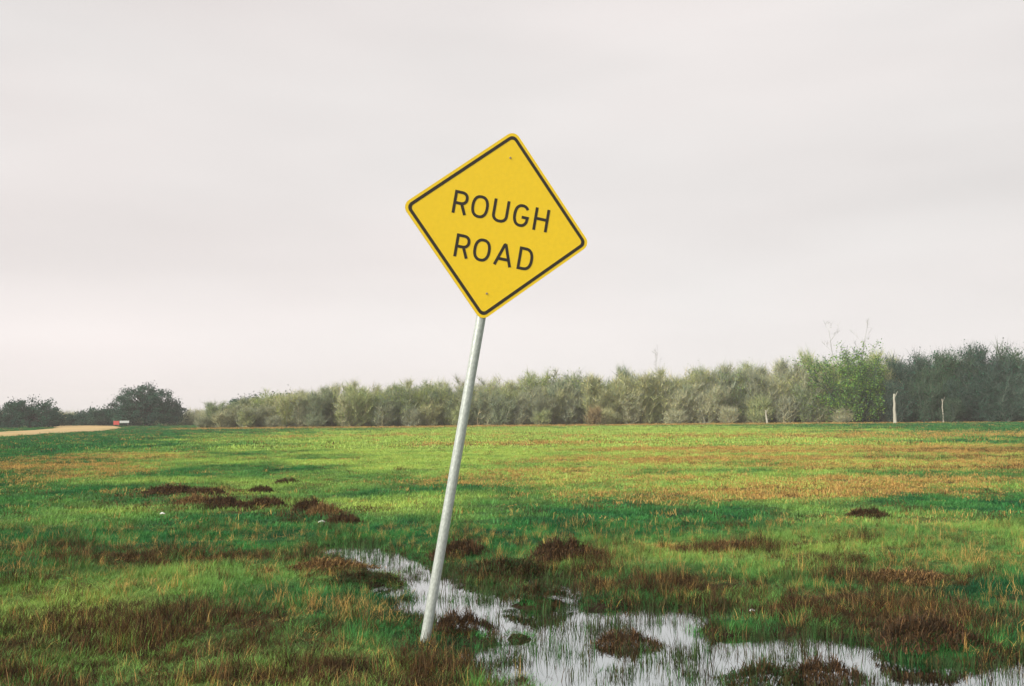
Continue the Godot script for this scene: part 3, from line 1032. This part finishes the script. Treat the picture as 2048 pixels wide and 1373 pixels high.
	# bleached dead trunks at the edge of the brush
	var bleached := mat(Color(0.40, 0.39, 0.32), 0.85)
	var snags := [[43.9, -114.5, 3.6, 0.22, "pale bleached dead trunk below the bright green tree"], [31.3, -122.6, 1.9, 0.16, "short bleached stump at the edge of the grey thicket"], [50.3, -116.6, 3.0, 0.1, "thin bleached dead trunk among the dark trees"]]
	rng.seed = 920
	for t in snags:
		var v := PackedVector3Array()
		var c := PackedColorArray()
		var p := Vector3(0, -0.2, 0)
		var r: float = t[3]
		for k in 6:
			var q: Vector3 = p + Vector3(rng.randf_range(-0.16, 0.12), 1, rng.randf_range(-0.1, 0.1)) * t[2] / 6.0
			tube(v, c, p, q, r, r * 0.88, Color(1, 1, 1), 7)
			p = q
			r *= 0.88
		var stub := PackedVector3Array()
		tube(stub, c, p - Vector3(0, 0.5, 0), p + Vector3(0.35, 0.3, 0.1), r * 0.6, r * 0.2, Color(1, 1, 1), 5)
		var o := thing("dead_trunk", t[4], "dead tree", Vector3(t[0], 0, t[1]))
		part("trunk", array_mesh(v, PackedColorArray()), bleached, o)
		part("branch_stub", array_mesh(stub, PackedColorArray()), bleached, o)
	var tan_bush := brush_shape(280, 2.1, 1.3, 8, 900, 0.08, [Color(0.30, 0.24, 0.13), Color(0.25, 0.19, 0.10)], [Color(0.30, 0.24, 0.11)], 2600)
	tree("low_shrub", tan_bush, m, lm, "tan dead bush in front of the thicket right of the post", Vector3(9.8, 0, -120.5), Vector3.ONE, 0.0, "", "shrub")

	# the dark evergreens on the left
	var evergreen := [Color(0.026, 0.075, 0.05), Color(0.04, 0.10, 0.064), Color(0.018, 0.055, 0.042)]
	var oak := oak_shape(290, 7.5, 6.2, 230, 130, evergreen)
	tree("live_oak", oak, m, lm, "lone large round dark oak behind the red and white barrier", Vector3(-61.0, 0, -166.0), Vector3(1, 1, 1), 0.0)
	var oak2 := oak_shape(291, 5.0, 5.2, 150, 120, evergreen)
	var oak3 := oak_shape(292, 3.2, 3.0, 70, 120, evergreen)
	var left := [
		[oak2, -83.0, -150.0, 1.12, "dark oak cut by the left edge beyond the road"], [oak2, -74.0, -153.0, 0.98, "dark oak right of the leftmost oak beyond the road"],
		[oak2, -92.0, -152.0, 1.2, "dark oak outside the left edge beyond the road"],
		[oak3, -79.0, -168.0, 0.95, "low dark bush right of the leftmost oaks"], [oak3, -75.0, -172.0, 0.8, "small dark bush midway between the left oaks and the lone oak"],
		[oak3, -71.5, -170.0, 1.0, "dark bush just left of the lone round oak"], [oak3, -68.5, -172.0, 1.1, "taller dark bush touching the lone oak's left side"],
		[oak2, -39.0, -152.0, 1.02, "dark oak crown showing above the thicket's left end"], [oak3, -33.5, -150.0, 1.5, "small dark oak crown behind the thicket's left end"],
		[oak3, -52.5, -172.0, 0.7, "low dark bush right of the lone round oak"]]
	for t in left:
		tree("live_oak", t[0], m, lm, t[4], Vector3(t[1], 0, t[2]), Vector3.ONE * t[3], rng.randf() * TAU, "dark oaks on the left")
	var scrub_at := -98.0
	while scrub_at < -38.0:
		var s := rng.randf_range(0.75, 1.15)
		tree("low_shrub", lows[rng.randi() % 3], m, lm, "low grey shrub in the hedge behind the leftmost oaks" if scrub_at < -78.0 else "low grey shrub in the hedge between leftmost oaks and lone oak" if scrub_at < -68.0 else "low grey shrub in the hedge behind the lone oak" if scrub_at < -54.0 else "low grey shrub between the lone oak and the thicket", Vector3(scrub_at, 0, -178.0 + rng.randf_range(-3, 3) + maxf(0.0, scrub_at + 57.0) * 1.6), Vector3(1.4, s, 1.2), rng.randf() * TAU, "low hedge shrubs", "shrub")
		scrub_at += rng.randf_range(1.4, 2.2)

func build_litter() -> void:
	var white := mat(Color(0.78, 0.78, 0.76), 0.7)
	var spots := [[-2.62, -13.75, 0.05, "white scrap of litter in the wet hollow by the dark mounds"], [-5.0, -14.3, 0.035, "tiny white scrap in the grass left of the dark mounds"], [1.75, -7.45, 0.02, "tiny white fleck on the dark bank of the pool"]]
	var k := 0
	for t in spots:
		rng.seed = 400 + k
		k += 1
		var v := PackedVector3Array()
		var n := 8
		var grid := []
		for j in n + 1:
			for i in n + 1:
				grid.append(Vector3((i / float(n) - 0.5) * 1.8 + rng.randf_range(-0.14, 0.14), 0.75 - 1.1 * Vector2(i / float(n) - 0.5, j / float(n) - 0.5).length() + rng.randf_range(-0.3, 0.3), (j / float(n) - 0.5) * 1.2 + rng.randf_range(-0.12, 0.12)) * t[2])
		for j in n:
			for i in n:
				var a := j * (n + 1) + i
				for q in [a, a + 1, a + n + 1, a + 1, a + n + 2, a + n + 1]:
					v.append(grid[q])
		var o := part("litter_scrap", array_mesh(v, PackedColorArray()), white, self)
		o.name = numbered("litter_scrap")
		o.position = Vector3(t[0], maxf(land(t[0], t[1]), WATER_LEVEL) + 0.035, t[1])
		tag(o, t[3], "litter")

func build_barrier() -> void:
	var o := thing("road_barrier", "small red and white barrier at the far end of the dirt road", "barrier", Vector3(-62.3, 0.0, -158.5), 0.36)
	var red := mat(Color(0.62, 0.10, 0.09), 0.6)
	var white := mat(Color(0.7, 0.74, 0.74), 0.6)
	var wood := mat(Color(0.2, 0.16, 0.12), 0.9)
	for b in [[-0.62, 0.62, 0.86, 0.62, red, "red_board"], [0.56, 0.78, 1.4, 0.34, white, "white_board"]]:
		var box := BoxMesh.new()
		box.size = Vector3(b[2], b[3], 0.06)
		part(b[5], box, b[4], o).position = Vector3(b[0], b[1], 0.03)
	for x in [-0.95, -0.3, 1.1]:
		var leg := BoxMesh.new()
		leg.size = Vector3(0.09, 1.2, 0.09)
		part("leg", leg, wood, o).position = Vector3(x, 0.36, -0.05)
